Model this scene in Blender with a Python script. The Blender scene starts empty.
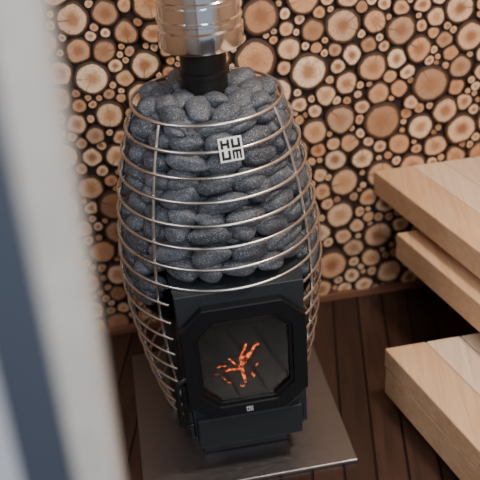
import bpy, bmesh, math, random
from mathutils import Vector, Matrix, noise
random.seed(7)
D = bpy.data
def link(o, parent=None):
    bpy.context.scene.collection.objects.link(o)
    if parent: o.parent = parent
    return o
def empty(name, loc=(0,0,0)):
    o = D.objects.new(name, None); o.location = loc; o.empty_display_size=.05
    return link(o)
def mesh_obj(name, verts, faces, mat=None, parent=None, smooth=False, bevel=0, segs=2):
    me = D.meshes.new(name); me.from_pydata([tuple(v) for v in verts], [], faces); me.update()
    bm = bmesh.new(); bm.from_mesh(me); bmesh.ops.recalc_face_normals(bm, faces=bm.faces); bm.to_mesh(me); bm.free()
    if mat: me.materials.append(mat)
    if smooth:
        for p in me.polygons: p.use_smooth = True
    o = D.objects.new(name, me); link(o, parent)
    if bevel:
        m = o.modifiers.new('bevel','BEVEL'); m.width = bevel; m.segments = segs; m.limit_method='ANGLE'; m.angle_limit=math.radians(40)
    return o
def box(name, x0,x1,y0,y1,z0,z1, mat=None, parent=None, bevel=0, shear=0, zr=0):
    v=[(x0,y0,z0),(x1,y0,z0),(x1,y1,z0),(x0,y1,z0),(x0,y0,z1),(x1,y0,z1),(x1,y1,z1),(x0,y1,z1)]
    v=[(x+shear*(z-zr),y,z) for x,y,z in v]
    f=[(0,1,2,3),(4,5,6,7),(0,1,5,4),(1,2,6,5),(2,3,7,6),(3,0,4,7)]
    return mesh_obj(name,v,f,mat,parent,bevel=bevel)
def prism(name, poly, z0, z1, mat=None, parent=None, bevel=0):
    n=len(poly); v=[(x,y,z0) for x,y in poly]+[(x,y,z1) for x,y in poly]
    f=[tuple(range(n)),tuple(range(n,2*n))]+[(i,(i+1)%n,n+(i+1)%n,n+i) for i in range(n)]
    return mesh_obj(name,v,f,mat,parent,bevel=bevel)
def lathe(name, prof, cx, cy, mat, parent=None, n=64, smooth=True):
    v=[];f=[]
    for r,z in prof:
        for i in range(n):
            a=2*math.pi*i/n; v.append((cx+r*math.cos(a),cy+r*math.sin(a),z))
    for k in range(len(prof)-1):
        for i in range(n):
            f.append((k*n+i,k*n+(i+1)%n,(k+1)*n+(i+1)%n,(k+1)*n+i))
    o=mesh_obj(name,v,f,mat,parent,smooth=smooth)
    if smooth:
        m=o.modifiers.new('es','EDGE_SPLIT'); m.split_angle=math.radians(35)
    return o
def tubes(name, paths, rad, mat, parent=None, res=4):
    cu=D.curves.new(name,'CURVE'); cu.dimensions='3D'; cu.bevel_depth=rad; cu.bevel_resolution=res; cu.use_fill_caps=True
    for pts,cyc in paths:
        s=cu.splines.new('POLY'); s.points.add(len(pts)-1)
        for i,p in enumerate(pts):
            rr=p[3] if len(p)>3 else 1
            s.points[i].co=(p[0],p[1],p[2],1); s.points[i].radius=rr
        s.use_cyclic_u=cyc; s.use_smooth=True
    cu.materials.append(mat)
    o=D.objects.new(name,cu); return link(o,parent)

# ---------- materials ----------
class NT:
    def __init__(s,name):
        s.m=D.materials.new(name); s.m.use_nodes=True; s.t=s.m.node_tree; s.n=s.t.nodes; s.l=s.t.links
        s.b=s.n['Principled BSDF']; s.out=s.n['Material Output']
    def add(s,typ,**kw):
        nd=s.n.new(typ)
        for k,v in kw.items(): setattr(nd,k,v)
        return nd
    def set(s,sock,val):
        if hasattr(val,'is_output') and val.is_output: s.l.new(val,sock)
        else: sock.default_value=val
    def math(s,op,a,b=0.0,c=None,clamp=False):
        nd=s.add('ShaderNodeMath',operation=op,use_clamp=clamp); s.set(nd.inputs[0],a); s.set(nd.inputs[1],b)
        if c is not None: s.set(nd.inputs[2],c)
        return nd.outputs[0]
    def mix(s,fac,a,b,mode='MIX'):
        nd=s.add('ShaderNodeMix',data_type='RGBA',blend_type=mode); s.set(nd.inputs['Factor'],fac)
        s.set(nd.inputs[6],a); s.set(nd.inputs[7],b); return nd.outputs[2]
    def noise(s,vec,scale,detail=4,rough=.55,dist=0):
        nd=s.add('ShaderNodeTexNoise'); nd.inputs['Scale'].default_value=scale; nd.inputs['Detail'].default_value=detail
        nd.inputs['Roughness'].default_value=rough; nd.inputs['Distortion'].default_value=dist
        if vec is not None: s.l.new(vec,nd.inputs['Vector'])
        return nd.outputs['Fac']
    def smooth(s,v,a,b,lo=0.0,hi=1.0):
        nd=s.add('ShaderNodeMapRange',interpolation_type='SMOOTHSTEP'); s.l.new(v,nd.inputs[0])
        if a>b: a,b,lo,hi=b,a,hi,lo
        for i,x in enumerate((a,b,lo,hi)): nd.inputs[i+1].default_value=x
        return nd.outputs[0]
    def bump(s,h,strength=.3,dist=.01):
        nd=s.add('ShaderNodeBump'); nd.inputs['Strength'].default_value=strength; nd.inputs['Distance'].default_value=dist
        s.l.new(h,nd.inputs['Height']); s.l.new(nd.outputs[0],s.b.inputs['Normal'])
    def coord(s,rotz=0,scale=(1,1,1)):
        tc=s.add('ShaderNodeTexCoord'); mp=s.add('ShaderNodeMapping'); mp.inputs['Rotation'].default_value=(0,0,rotz)
        mp.inputs['Scale'].default_value=scale
        s.l.new(tc.outputs['Object'],mp.inputs['Vector']); return mp.outputs[0]
    def base(s,v): s.set(s.b.inputs['Base Color'],v)
    def p(s,**kw):
        for k,v in kw.items(): s.set(s.b.inputs[k.replace('_',' ')],v)
def C(r,g,b): return (r,g,b,1)

def simple(name,col,rough=.5,metal=0,nscale=30,var=.25,bump=.08):
    t=NT(name); v=t.coord(); f=t.noise(v,nscale)
    t.base(t.mix(f,C(*[c*(1-var) for c in col]),C(*[min(1,c*(1+var)) for c in col])))
    t.p(Roughness=rough,Metallic=metal); t.bump(f,bump,.002); return t.m

m_black=simple('black_steel',(.014,.015,.018),.34,.5,60,.3)
m_box=simple('stove_paint',(.030,.036,.042),.45,.3,90,.15)
m_soot=simple('soot',(.012,.011,.010),.9,0,20,.4)
m_brick=simple('firebox_lining',(.035,.030,.025),.9,0,25,.5,.3)
m_pipeb=simple('flue_black',(.012,.012,.013),.42,.4)

def steel(name,col,rough,scale,sc,bump=.03):
    t=NT(name); v=t.coord(scale=scale); f=t.noise(v,sc,6)
    t.base(C(*col)); t.p(Metallic=1.0,Roughness=t.smooth(f,.3,.7,rough*.8,rough*1.25)); t.bump(f,bump,.001); return t.m
m_chrome=steel('polished_steel',(.90,.93,.97),.14,(1,1,.1),12)
m_plate=steel('brushed_plate',(.29,.275,.285),.42,(3,60,3),14,.01)
m_wire=steel('wire_steel',(.64,.63,.62),.32,(1,1,1),20)

# stones
t=NT('stone'); v=t.coord(); at=t.add('ShaderNodeAttribute',attribute_name='rnd')
sp=t.noise(v,330,3,.7); sp2=t.noise(v,60,4)
c=t.mix(at.outputs['Fac'],C(.030,.037,.050),C(.085,.095,.115))
c=t.mix(t.smooth(sp2,.35,.7,0,.5),c,C(.058,.067,.084))
c=t.mix(t.smooth(sp,.53,.67,0,.75),c,C(.33,.36,.41))
c=t.mix(t.smooth(sp,.32,.46,.75,0),c,C(.009,.011,.015))
t.base(c); t.p(Roughness=.58); t.bump(sp,.35,.004); m_stone=t.m

# log slice faces
t=NT('log_slices')
a1=t.add('ShaderNodeAttribute',attribute_name='lc'); a2=t.add('ShaderNodeAttribute',attribute_name='rnd')
sep=t.add('ShaderNodeSeparateXYZ'); t.l.new(a1.outputs['Vector'],sep.inputs[0])
sr=t.add('ShaderNodeSeparateColor'); t.l.new(a2.outputs['Color'],sr.inputs[0])
lx,ly=sep.outputs[0],sep.outputs[1]
r=t.math('SQRT',t.math('ADD',t.math('MULTIPLY',lx,lx),t.math('MULTIPLY',ly,ly)))
v=t.coord(); n1=t.noise(v,30,4); n2=t.noise(v,150,3); n3=t.noise(v,60,3)
rr=t.math('ADD',r,t.math('MULTIPLY',t.math('SUBTRACT',n1,.5),.40))
rb=t.math('ADD',r,t.math('MULTIPLY',t.math('SUBTRACT',n3,.5),.14))
ang=t.math('ARCTAN2',ly,lx)
comb=t.add('ShaderNodeCombineXYZ'); t.l.new(t.math('COSINE',ang),comb.inputs[0]); t.l.new(t.math('SINE',ang),comb.inputs[1]); t.l.new(t.math('MULTIPLY',sr.outputs[0],40),comb.inputs[2])
cr=t.noise(comb.outputs[0],3.2,3,.7)
crack=t.math('MULTIPLY',t.smooth(cr,.62,.67),t.smooth(r,.05,.25))
base=t.mix(sr.outputs[0],C(.60,.31,.16),C(.94,.69,.47))
heart=t.mix(sr.outputs[1],C(.30,.11,.045),C(.64,.33,.16))
c=t.mix(t.smooth(rr,.15,.62,1,0),base,heart)
ring=t.math('SINE',t.math('MULTIPLY',rr,46.0))
c=t.mix(t.smooth(ring,.1,1,0,.36),c,C(.38,.17,.075))
c=t.mix(t.smooth(n2,.45,.72,0,.5),c,C(.30,.14,.065))
c=t.mix(t.math('MULTIPLY',crack,.8),c,C(.06,.025,.014))
c=t.mix(t.smooth(sr.outputs[2],.78,.92,0,.55),c,C(.24,.11,.055))
c=t.mix(t.smooth(rb,.77,.84),c,C(.085,.038,.021))
c=t.mix(t.smooth(rb,.88,.97),c,C(.034,.017,.011))
t.base(c); t.p(Roughness=.7); t.bump(t.math('SUBTRACT',n2,crack),.4,.004); m_log=t.m
m_back=simple('bark_backing',(.022,.012,.009),.95,0,40,.5)

def wood(name,c1,c2,rot,rough=.5,axis='y'):
    t=NT(name); v=t.coord(rotz=rot,scale=(1,1,1)); mp=t.add('ShaderNodeMapping'); t.l.new(v,mp.inputs[0])
    mp.inputs['Scale'].default_value=(14,.9,14)
    g=t.noise(mp.outputs[0],3,6,.6,1.2); g2=t.noise(v,4,2)
    c=t.mix(t.smooth(g,.3,.7),C(*c1),C(*c2)); c=t.mix(t.math('MULTIPLY',g2,.25),c,C(*[x*.7 for x in c1]))
    t.base(c); t.p(Roughness=rough); t.bump(g,.06,.002); return t.m
SK=math.radians(13)
m_bench=wood('bench_wood',(.62,.37,.21),(.74,.50,.31),SK)
m_bench2=wood('bench_wood_inner',(.72,.52,.37),(.86,.68,.52),SK)
m_jamb=wood('jamb_wood',(.44,.41,.38),(.54,.50,.46),0)
m_base=wood('baseboard_wood',(.13,.05,.03),(.20,.09,.05),math.radians(90))
m_navy=simple('dark_seal',(.040,.050,.072),.6,0,8,.1)
m_pale=simple('pale_panel',(.42,.43,.45),.6,0,8,.05)
m_wall=wood('panel_wood',(.40,.25,.16),(.54,.37,.25),0)

# floor planks
t=NT('floor_planks'); v=t.coord(rotz=SK)
sp_=t.add('ShaderNodeSeparateXYZ'); t.l.new(v,sp_.inputs[0])
px=t.math('DIVIDE',sp_.outputs[0],.085); idx=t.math('FLOOR',px); fr=t.math('FRACT',px)
e=t.math('ABSOLUTE',t.math('SUBTRACT',fr,.5)); gap=t.smooth(e,.45,.48)
cb=t.add('ShaderNodeCombineXYZ'); t.l.new(t.math('MULTIPLY',sp_.outputs[0],22),cb.inputs[0]); t.l.new(t.math('MULTIPLY',sp_.outputs[1],1.6),cb.inputs[1]); t.l.new(t.math('MULTIPLY',idx,7.3),cb.inputs[2])
g=t.noise(cb.outputs[0],2.2,6,.6,.6)
wn=t.add('ShaderNodeTexWhiteNoise',noise_dimensions='1D'); t.l.new(idx,wn.inputs['W'])
c=t.mix(wn.outputs['Value'],C(.030,.014,.010),C(.060,.028,.019)); c=t.mix(t.smooth(g,.35,.75,0,.7),c,C(.017,.008,.006))
c=t.mix(gap,c,C(.003,.002,.002)); t.base(c); t.p(Roughness=.36)
t.bump(t.math('SUBTRACT',t.math('MULTIPLY',g,.1),gap),.7,.004); m_floor=t.m

# ---------- room ----------
WY=2.205; XL=-1.1; XR=1.45; HT=2.25; FY=.43
box('floor',XL-.1,XR+.1,-1.2,WY+.1,-.05,0,m_floor)
box('ceiling',XL-.1,XR+.1,.36,WY+.1,HT,HT+.05,m_wall)
box('wall_left',XL-.08,XL,.43,WY,0,HT,m_wall)
box('wall_right',XR,XR+.08,.43,WY,0,HT,m_wall)
box('baseboard_back',XL,XR,WY-.024,WY-.002,0,.028,m_base,bevel=.003)

def build_wall():
    W0,W1=XL,XR; cell=.07; grid={}; circ=[]
    def near(x,y,k=2):
        gx,gy=int(x//cell),int(y//cell)
        for i in range(gx-k,gx+k+1):
            for j in range(gy-k,gy+k+1):
                for q in grid.get((i,j),()): yield q
    def ok(x,y,r,slack):
        for (a,b,c) in near(x,y):
            if (a-x)**2+(b-y)**2 < ((c+r)*slack)**2: return False
        return True
    def add(x,y,r):
        circ.append((x,y,r)); grid.setdefault((int(x//cell),int(y//cell)),[]).append((x,y,r))
    sched=[(.056,110),(.047,500),(.039,1700),(.032,5000),(.025,8000),(.020,14000),(.016,20000),(.012,26000),(.009,20000)]
    for R,n in sched:
        for _ in range(n):
            x=random.uniform(W0+.01,W1-.01); y=random.uniform(.01,HT-.01); r_=R*random.uniform(.88,1.1)
            if x-r_<W0 or x+r_>W1 or y-r_<0.0 or y+r_>HT: continue
            if ok(x,y,r_,.96): add(x,y,r_)
    verts=[(W0,WY,0),(W1,WY,0),(W1,WY,HT),(W0,WY,HT),(W0,WY+.08,0),(W1,WY+.08,0),(W1,WY+.08,HT),(W0,WY+.08,HT)]
    faces=[(3,2,1,0),(4,5,6,7),(0,1,5,4),(1,2,6,5),(2,3,7,6),(3,0,4,7)]
    lc=[(2,0,0)]*8; rn=[(0,0,0,1)]*8; nb=len(faces)
    for (x,y,r0) in circ:
        n=30 if r0>.022 else 16
        d=random.uniform(.005,.020)*(1 if r0>.02 else .7)
        sd=random.random()*100; rc=(random.random(),random.random(),random.random(),1)
        b=len(verts); verts.append((x,WY-d,y)); lc.append((0,0,0)); rn.append(rc)
        nbr=[]
        for (a_,b_,c_) in near(x,y,2):
            dx,dy=a_-x,b_-y; dd=math.hypot(dx,dy)
            if dd<1e-6 or dd>r0*1.4+c_*1.4: continue
            nbr.append((dx/dd,dy/dd,(dd*dd+r0*r0-c_*c_)/(2*dd)-.0012))
        prof=[]
        for i in range(n):
            a=2*math.pi*i/n; ca,sa=math.cos(a),math.sin(a)
            q=r0*(1.24+.26*noise.noise(Vector((ca*1.1+sd,sa*1.1,sd))))
            for (ux,uy,h) in nbr:
                cs=ca*ux+sa*uy
                if cs>.05: q=min(q,h/cs)
            prof.append(max(q,r0*.6))
        for _ in range(2): prof=[(prof[i-1]+2*prof[i]+prof[(i+1)%n])/4 for i in range(n)]
        for s,dd in ((.5,d+.0005),(.84,d),(.95,d-.001),(1.0,d-.003),(1.0,0)):
            for i in range(n):
                a=2*math.pi*i/n; q=prof[i]*s
                verts.append((x+q*math.cos(a),WY-dd,max(0,y+q*math.sin(a)))); lc.append((s*math.cos(a),s*math.sin(a),0)); rn.append(rc)
        for i in range(n): faces.append((b,b+1+(i+1)%n,b+1+i))
        for k in range(4):
            o=b+1+k*n
            for i in range(n): faces.append((o+i,o+(i+1)%n,o+n+(i+1)%n,o+n+i))
    me=D.meshes.new('wall_back'); me.from_pydata(verts,[],faces); me.update()
    A=me.attributes.new('lc','FLOAT_VECTOR','POINT'); A.data.foreach_set('vector',[q for v_ in lc for q in v_])
    B=me.attributes.new('rnd','FLOAT_COLOR','POINT'); B.data.foreach_set('color',[q for v_ in rn for q in v_])
    me.materials.append(m_log); me.materials.append(m_back)
    for i in range(nb): me.polygons[i].material_index=1
    bm=bmesh.new(); bm.from_mesh(me); bmesh.ops.recalc_face_normals(bm,faces=bm.faces); bm.to_mesh(me); bm.free()
    o=D.objects.new('wall_back',me); link(o); print('discs',len(circ))
build_wall()

# front wall with door opening (camera stands in doorway)
SH=.035; ZR=1.50
box('wall_front',XL,-.20,FY,FY+.10,0,HT,m_pale)
box('wall_front.001',.95,XR,FY,FY+.10,0,HT,m_pale)
box('trim_1',-.20,-.109,FY-.002,FY+.10,0,HT-.15,m_pale,bevel=.003,shear=SH,zr=ZR)
box('trim_2',-.109,-.072,FY-.004,FY+.10,0,HT-.15,m_navy,bevel=.003,shear=SH,zr=ZR)
box('trim_3',-.072,-.042,FY-.004,FY+.09,0,HT-.15,m_jamb,bevel=.004,shear=SH,zr=ZR)
box('trim_4',-.20,.95,FY,FY+.10,HT-.15,HT,m_jamb,bevel=.004)

# ---------- benches ----------
T=math.tan(SK)
def pch(o,e): o.parent=e; o.matrix_parent_inverse=Matrix.Translation(-Vector(e.location))
ub=empty('upper_bench',(1.0,1.6,0))
y1=WY-.018
def slab(name,x,yb,L,w,z0,z1,mat,e):
    o=prism(name,[(x,yb),(x+T*L,yb-L),(x+w+T*L,yb-L),(x+w,yb)],z0,z1,mat,None,bevel=.004); pch(o,e); return o
slab('edge_board',.731,y1,1.25,.125,.405,.486,m_bench,ub)
for i in range(3):
    slab('seat_board_%d'%i,.731+.127+i*.103,y1,1.25,.101,.425,.486,m_bench2,ub)
slab('apron_board',.745,2.0,1.1,.09,.272,.362,m_bench,ub)
slab('support_rail',.98,2.1,1.1,.06,0.0,.425,m_bench,ub)
slab('cross_rail',.80,1.3,.06,.22,.33,.41,m_bench,ub)
lb=empty('lower_bench',(.9,1.4,0))
slab('edge_board',.603,1.671,1.0,.12,.135,.200,m_bench,lb)
slab('seat_board_0',.725,1.671,1.0,.10,.14,.200,m_bench2,lb)
slab('seat_board_1',.828,1.671,1.0,.10,.14,.200,m_bench2,lb)
slab('side_board',.606,1.668,1.0,.05,.035,.130,m_bench,lb)
slab('base_rail',.64,1.66,1.0,.05,0,.14,m_bench,lb)

# ---------- floor plate ----------
box('hearth_plate',-.116,.464,1.46,2.05,0.0,.012,m_plate,bevel=.003)

# ---------- stove ----------
CX,CY=.178,1.775
st=empty('sauna_stove',(CX,CY,.012))
def S(o): 
    o.parent=st; o.matrix_parent_inverse=Matrix.Translation(-Vector(st.location)); return o
PR=[(.05,.185),(.1,.205),(.23,.234),(.37,.254),(.5,.265),(.63,.258),(.745,.243),(.855,.220),(.93,.197),(.975,.180),(1.05,.14)]
def rad(z):
    if z<=PR[0][0]: return PR[0][1]
    for (a,b),(c,d) in zip(PR,PR[1:]):
        if z<=c: 
            u=(z-a)/(c-a); return b+(d-b)*u
    return PR[-1][1]
def sradf(z): return (rad(z-.03)+rad(z)+rad(z+.03))/3
HW=.155; TOPZ=.590
paths=[]; NR=19
for k in range(NR):
    z=.975-k*.0545
    if z<.05: break
    R=sradf(z)
    if z>TOPZ:
        paths.append(([(CX+R*math.cos(2*math.pi*i/96),CY+R*math.sin(2*math.pi*i/96),z) for i in range(96)],True))
    else:
        g=math.asin(min(.99,(HW+.004)/R)); a0=-math.pi/2+g; a1=1.5*math.pi-g
        paths.append(([(CX+R*math.cos(a0+(a1-a0)*i/90),CY+R*math.sin(a0+(a1-a0)*i/90),z) for i in range(91)],False))
S(tubes('cage_rings',paths,.0040,m_wire))
vp=[]
for adeg in (-135,-45+8,45,135,-180,0):
    a=math.radians(adeg); pts=[]
    for i in range(40):
        z=.012+(.975-.012)*i/39; R=sradf(z)-.006
        pts.append((CX+R*math.cos(a),CY+R*math.sin(a),z))
    vp.append((pts,False))
S(tubes('cage_uprights',vp,.0042,m_wire))

def ico(sub=3):
    bm=bmesh.new(); bmesh.ops.create_icosphere(bm,subdivisions=sub,radius=1)
    vs=[v.co.copy() for v in bm.verts]; fs=[tuple(v.index for v in f.verts) for f in bm.faces]; bm.free(); return vs,fs
IV,IF=ico(4); IV3,IF3=ico(3)
sv=[];sf=[];srn=[]
def stone(c,dims,rotz,tilt,roll,hi=True):
    V,F=(IV,IF) if hi else (IV3,IF3)
    M=Matrix.Rotation(rotz,3,'Z')@Matrix.Rotation(tilt,3,'Y')@Matrix.Rotation(roll,3,'X')
    sd=Vector((random.random()*50,random.random()*50,random.random()*50)); b=len(sv); q=random.random()
    for p in V:
        k=1+.27*noise.noise(p*.9+sd)+.045*noise.noise(p*2.4+sd)
        w=Vector((p.x*dims[0],p.y*dims[1],p.z*dims[2]))*k
        sv.append(tuple(M@w+c)); srn.append(q)
    for f in F: sf.append(tuple(i+b for i in f))
def blocked(c):
    return c.z<TOPZ+.014 and abs(c.x-CX)<HW+.030 and c.y<CY
z=.499; row=0
while z<.94:
    R=sradf(z)-.039; off=random.random()
    a=off*.3; end=a+2*math.pi
    while a<end-.12:
        sx=random.uniform(.028,.056); wd=sx*1.82/R
        if a+wd>end+.1: sx=max(.026,(end-a)*R/1.82); wd=end-a
        am=a+wd/2; a+=wd
        c=Vector((CX+R*math.cos(am),CY+R*math.sin(am),z+random.uniform(-.011,.011)))
        if blocked(c): continue
        stone(c,(sx*1.03,random.uniform(.027,.034),random.uniform(.020,.031)),am+math.pi/2+random.uniform(-.2,.2),random.uniform(-.38,.38),random.uniform(-.3,.3))
    R2=R-.045; n=int(2*math.pi*R2/.06)
    for i in range(n):
        a=2*math.pi*(i+random.random()*.5)/n
        c=Vector((CX+R2*math.cos(a),CY+R2*math.sin(a),z+.018))
        if blocked(c): continue
        stone(c,(.042,.036,.028),a+math.pi/2,random.uniform(-.4,.4),0,False)
    z+=.0425
for (R,n,zz) in ((.150,12,.950),(.118,10,.958),(.088,8,.96),(.105,8,.986),(.136,9,.972),(.076,6,.985)):
    for i in range(n):
        a=2*math.pi*(i+random.uniform(-.2,.2))/n+R*20
        c=Vector((CX+R*math.cos(a),CY+R*math.sin(a),zz+random.uniform(-.008,.008)))
        stone(c,(random.uniform(.032,.047),random.uniform(.026,.034),random.uniform(.019,.026)),random.random()*6.28,random.uniform(-.3,.3),random.uniform(-.3,.3))
me=D.meshes.new('sauna_stones'); me.from_pydata(sv,[],sf); me.update()
A=me.attributes.new('rnd','FLOAT','POINT'); A.data.foreach_set('value',srn)
for p in me.polygons: p.use_smooth=True
me.materials.append(m_stone); o=D.objects.new('sauna_stones',me); link(o); S(o)
S(lathe('inner_core',[(0,.50),(.13,.50),(.15,.62),(.13,.85),(.10,.94),(0,.94)],CX,CY,m_soot))
S(lathe('stone_tray',[(0,.462),(.235,.462),(.24,.474),(0,.474)],CX,CY,m_black))

def arc_shell(name,R,z0,z1,a0,a1,mat,th=.006,n=40):
    v=[];f=[]
    for i in range(n+1):
        a=a0+(a1-a0)*i/n
        for (rr_,zz) in ((R,z0),(R,z1),(R-th,z1),(R-th,z0)):
            v.append((CX+rr_*math.cos(a),CY+rr_*math.sin(a),zz))
    for i in range(n):
        for k in range(4):
            f.append((i*4+k,i*4+(k+1)%4,i*4+4+(k+1)%4,i*4+4+k))
    f+= [(0,1,2,3),(n*4,n*4+1,n*4+2,n*4+3)]
    o=mesh_obj(name,v,f,mat,smooth=False); return S(o)
g=math.asin(.145/.185)
arc_shell('chamber_shell',.185,.10,.47,-math.pi/2+g,1.5*math.pi-g,m_soot)
arc_shell('chamber_lining',.178,.18,.46,-math.pi/2+g,1.5*math.pi-g,m_brick)
S(lathe('chamber_floor',[(0,.165),(.17,.165),(.17,.18),(0,.18)],CX,CY,m_brick))
S(box('plinth',CX-.12,CX+.12,CY-.20,CY+.15,.012,.13,m_black,bevel=.004))

DY=1.500; DX=CX+.008
def octo(hw,hh,cut,cx,cz):
    return [(cx-hw+cut,cz-hh),(cx+hw-cut,cz-hh),(cx+hw,cz-hh+cut),(cx+hw,cz+hh-cut),(cx+hw-cut,cz+hh),(cx-hw+cut,cz+hh),(cx-hw,cz+hh-cut),(cx-hw,cz-hh+cut)]
def ring_plate(name,outer,inner,y0,y1,mat,bevel=.002,lip=0):
    n=len(outer); v=[]
    for k,y in enumerate((y0,y1)):
        v+=[(x,y+(lip if k==0 else 0),z) for x,z in outer]; v+=[(x,y,z) for x,z in inner]
    f=[]
    for i in range(n):
        j=(i+1)%n
        f.append((i,j,n+j,n+i)); f.append((2*n+i,2*n+j,3*n+j,3*n+i)); f.append((i,j,2*n+j,2*n+i)); f.append((n+i,n+j,3*n+j,3*n+i))
    return S(mesh_obj(name,v,f,mat,bevel=bevel))
cz=.386
b0,b1=.125,TOPZ
inner=octo(.118,.138,.05,DX,cz)
outer=[(DX-.09,b0),(DX+.09,b0),(DX+HW-.012,b0),(DX+HW,TOPZ),(DX+.08,TOPZ),(DX-.08,TOPZ),(DX-HW,TOPZ),(DX-HW+.012,b0)]
ring_plate('face_plate',outer,inner,DY+.018,DY+.028,m_box)
ring_plate('door_frame',octo(.154,.172,.057,DX,cz),octo(.118,.137,.045,DX,cz),DY-.006,DY+.018,m_black,.003)
ring_plate('door_inner_rim',octo(.120,.139,.046,DX,cz),octo(.110,.128,.042,DX,cz),DY+.001,DY+.016,m_black,.001)
t=NT('stove_glass'); t.n.remove(t.b)
tr=t.add('ShaderNodeBsdfTransparent'); tr.inputs[0].default_value=C(.70,.68,.64)
gl=t.add('ShaderNodeBsdfGlossy'); gl.inputs['Roughness'].default_value=.05; gl.inputs[0].default_value=C(.8,.8,.8)
fz=t.add('ShaderNodeFresnel'); fz.inputs[0].default_value=1.45
mx=t.add('ShaderNodeMixShader'); t.l.new(fz.outputs[0],mx.inputs[0]); t.l.new(tr.outputs[0],mx.inputs[1]); t.l.new(gl.outputs[0],mx.inputs[2]); t.l.new(mx.outputs[0],t.out.inputs[0])
og=octo(.114,.132,.043,DX,cz)
gv=[(x,y,z) for y in (DY+.008,DY+.012) for x,z in og]
S(mesh_obj('door_glass',gv,[tuple(range(8)),tuple(range(8,16))]+[(i,(i+1)%8,8+(i+1)%8,8+i) for i in range(8)],t.m))
v=[(DX-HW,DY+.026,TOPZ-.01),(DX+HW,DY+.026,TOPZ-.01),(DX+HW,DY+.026,TOPZ),(DX-HW,DY+.026,TOPZ),(DX-HW-.01,CY-.11,TOPZ-.01),(DX+HW+.01,CY-.11,TOPZ-.01),(DX+HW+.01,CY-.11,TOPZ),(DX-HW-.01,CY-.11,TOPZ)]
S(mesh_obj('box_top',v,[(0,1,2,3),(4,5,6,7),(0,1,5,4),(1,2,6,5),(2,3,7,6),(3,0,4,7)],m_box))
S(box('box_side_left',DX-HW,DX-HW+.008,DY+.026,CY-.10,b0,TOPZ-.01,m_box))
S(box('box_side_right',DX+HW-.008,DX+HW,DY+.026,CY-.10,b0,TOPZ-.01,m_box))
S(box('box_bottom',DX-HW+.008,DX+HW-.008,DY+.026,CY-.10,b0,b0+.01,m_box))
S(box('ash_drawer',DX-.137,DX+.137,DY+.002,DY+.030,.108,.206,m_box,bevel=.003))
S(tubes('door_handle',[([(DX-.150,DY,.36),(DX-.172,DY-.006,.35),(DX-.178,DY-.010,.33),(DX-.178,DY-.010,.22),(DX-.172,DY-.006,.205),(DX-.150,DY,.20)],False)],.0065,m_black))
S(box('hinge_block',DX-.168,DX-.145,DY+.004,DY+.022,.24,.33,m_black,bevel=.002))

fx,fy,fz_=DX,1.665,.19
def logm(name,p,q,r0):
    p=Vector(p);q=Vector(q); pts=[]
    for i in range(9):
        u=i/8; w=p.lerp(q,u); pts.append((w.x,w.y+.004*math.sin(u*9),w.z+.004*math.cos(u*7),1-.25*abs(u-.5)))
    return S(tubes(name,[(pts,False)],r0,m_soot,res=6))
logm('fire_log_0',(fx-.09,fy+.02,.205),(fx+.09,fy-.02,.215),.026)
logm('fire_log_1',(fx-.08,fy-.05,.205),(fx+.06,fy+.07,.235),.022)
logm('fire_log_2',(fx+.07,fy-.06,.205),(fx-.02,fy+.09,.25),.020)
t=NT('ember_glow'); v=t.coord(); nn=t.noise(v,110,3)
ec=t.mix(t.smooth(nn,.35,.65),C(1,.045,.004),C(1,.20,.025)); t.base(C(.05,.01,.005))
t.set(t.b.inputs['Emission Color'],ec); t.set(t.b.inputs['Emission Strength'],t.smooth(nn,.40,.62,.15,5.0)); m_em=t.m
ep=[]
def br(p,d,n,w):
    pts=[]; p=Vector(p); d=Vector(d)
    for i in range(n):
        pts.append((p.x,p.y,p.z,w*(1-.8*abs(i/n-.35))*random.uniform(.6,1.2))); p=p+d+Vector((random.uniform(-.006,.006),random.uniform(-.004,.004),random.uniform(-.004,.004)))
    ep.append((pts,False)); return pts
m0=br((fx+.006,fy-.075,.235),(.0035,.010,.0045),11,1.4)
br(m0[3][:3],(-.011,.002,.001),6,.8)
br(m0[5][:3],(.008,.007,.005),7,1.2)
br(m0[4][:3],(-.008,.006,.004),6,.6)
br(m0[6][:3],(.007,.002,.004),5,.7)
for q in ((-.06,-.03),(-.045,-.055),(-.03,-.07),(.03,-.06),(.045,-.02),(.0,.03),(-.035,.0),(-.01,-.085)):
    br((fx+q[0],fy+q[1],.236),(random.uniform(-.006,.008),random.uniform(0,.005),.001),random.randint(3,5),random.uniform(.4,.8))
S(tubes('embers',ep,.0036,m_em,res=2))
t=NT('badge_white'); t.base(t.mix(t.noise(t.coord(),40),C(.70,.72,.74),C(.82,.83,.84))); t.p(Roughness=.4); m_w=t.m
def letters(M,w,mat,nm,s):
    L={'H':[(0,0,.28,1),(.72,0,1,1),(.2,.36,.8,.64)],'U':[(0,0,.28,1),(.72,0,1,1),(0,0,1,.28)],'M':[(0,0,.22,1),(.39,0,.61,1),(.78,0,1,1),(0,.74,1,1)]}
    v=[];f=[]
    for ch,ox,oy in s:
        for (x0,y0,x1,y1_) in L[ch]:
            b=len(v)
            for zz in (0,.02):
                for (x,y) in ((x0,y0),(x1,y0),(x1,y1_),(x0,y1_)):
                    v.append(M@Vector(((ox+x*.38)*w,(oy+y*.38)*w,zz*w)))
            f+=[(b,b+1,b+2,b+3),(b+4,b+5,b+6,b+7),(b,b+1,b+5,b+4),(b+1,b+2,b+6,b+5),(b+2,b+3,b+7,b+6),(b+3,b,b+4,b+7)]
    return S(mesh_obj(nm,v,f,mat))
aa=math.radians(-90+6); zb=.926; Rb=sradf(zb)+.010
nrm=Vector((math.cos(aa)*math.cos(.33),math.sin(aa)*math.cos(.33),math.sin(.33)))
rt=Vector((-math.sin(aa),math.cos(aa),0)); up=nrm.cross(rt)
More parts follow.
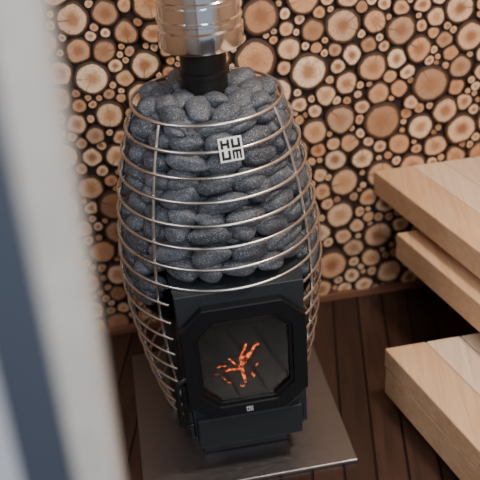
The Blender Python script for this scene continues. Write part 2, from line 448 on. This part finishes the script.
M=Matrix((rt,up,nrm)).transposed().to_4x4(); M.translation=Vector((CX+Rb*math.cos(aa),CY+Rb*math.sin(aa),zb))
w=.053
bv=[M@Vector((x*w/2,y*w/2,z_)) for z_ in (-.003,0.0) for x,y in ((-1,-1),(1,-1),(1,1),(-1,1))]
S(mesh_obj('badge',bv,[(0,1,2,3),(4,5,6,7),(0,1,5,4),(1,2,6,5),(2,3,7,6),(3,0,4,7)],m_w))
M2=M@Matrix.Translation((-w/2,-w/2,0))
letters(M2,w,m_soot,'badge_letters',[('H',.08,.54),('U',.54,.54),('U',.08,.08),('M',.54,.08)])
M3=Matrix(((1,0,0),(0,0,-1),(0,1,0))).to_4x4(); M3.translation=Vector((DX-.010,DY-.0065,.222))
letters(M3,.020,m_w,'door_logo',[('H',.08,.54),('U',.54,.54),('U',.08,.08),('M',.54,.08)])

# ---------- flue ----------
fl=empty('chimney_flue',(CX,CY,1.0))
def F(o): o.parent=fl; o.matrix_parent_inverse=Matrix.Translation(-Vector(fl.location)); return o
F(lathe('stove_pipe',[(0,.90),(.054,.90),(.054,1.03),(.059,1.032),(.059,1.042),(.054,1.044),(.054,1.14)],CX,CY,m_pipeb))
zo=.010
F(lathe('steel_flue',[(r_,z_+zo) for r_,z_ in [(.05,1.092),(.088,1.088),(.096,1.092),(.098,1.098),(.098,1.135),(.094,1.139),(.094,1.150),(.097,1.152),(.097,1.158),(.093,1.161),(.093,1.19),(.0955,1.193),(.0955,1.20),(.093,1.203),(.093,1.225),(.097,1.227),(.098,1.24),(.097,1.247),(.093,1.249),(.093,HT-.03)]],CX,CY,m_chrome,n=96))

# ---------- lights ----------
def area(name,loc,target,sx,sy,energy,col):
    l=D.lights.new(name,'AREA'); l.shape='RECTANGLE'; l.size=sx; l.size_y=sy; l.energy=energy; l.color=col
    o=D.objects.new(name,l); o.location=loc; o.rotation_euler=(Vector(target)-Vector(loc)).to_track_quat('-Z','Y').to_euler(); link(o); return o
area('window_light',(XL+.03,1.1,1.75),(.2,1.8,.6),.5,.5,15,(.88,.94,1.0))
area('ceiling_lamp',(.95,1.2,HT-.03),(.6,1.6,.3),.28,.28,34,(1.0,.87,.72))
area('doorway_daylight',(.6,-.9,2.1),(.25,1.8,.5),.8,.8,40,(.95,.97,1.0))
w_=D.worlds.new('sky'); bpy.context.scene.world=w_; w_.use_nodes=True
bg=w_.node_tree.nodes['Background']; bg.inputs[0].default_value=C(.70,.77,.88); bg.inputs[1].default_value=.45

# ---------- camera ----------
cam=D.cameras.new('camera'); co=D.objects.new('camera',cam); link(co)
cam.sensor_width=36; cam.lens=60
h=math.radians(7.4); p=math.radians(32); r_=math.radians(4.5)
Fv=Vector((math.sin(h)*math.cos(p),math.cos(h)*math.cos(p),-math.sin(p)))
R0=Vector((math.cos(h),-math.sin(h),0)); U0=R0.cross(Fv)
R=math.cos(r_)*R0-math.sin(r_)*U0; U=math.sin(r_)*R0+math.cos(r_)*U0
Mx=Matrix((R,U,-Fv)).transposed().to_4x4(); Mx.translation=Vector((0,0,1.68)); co.matrix_world=Mx
cam.clip_start=.02
cam.dof.use_dof=True; cam.dof.focus_distance=1.9; cam.dof.aperture_fstop=2.5
bpy.context.scene.camera=co
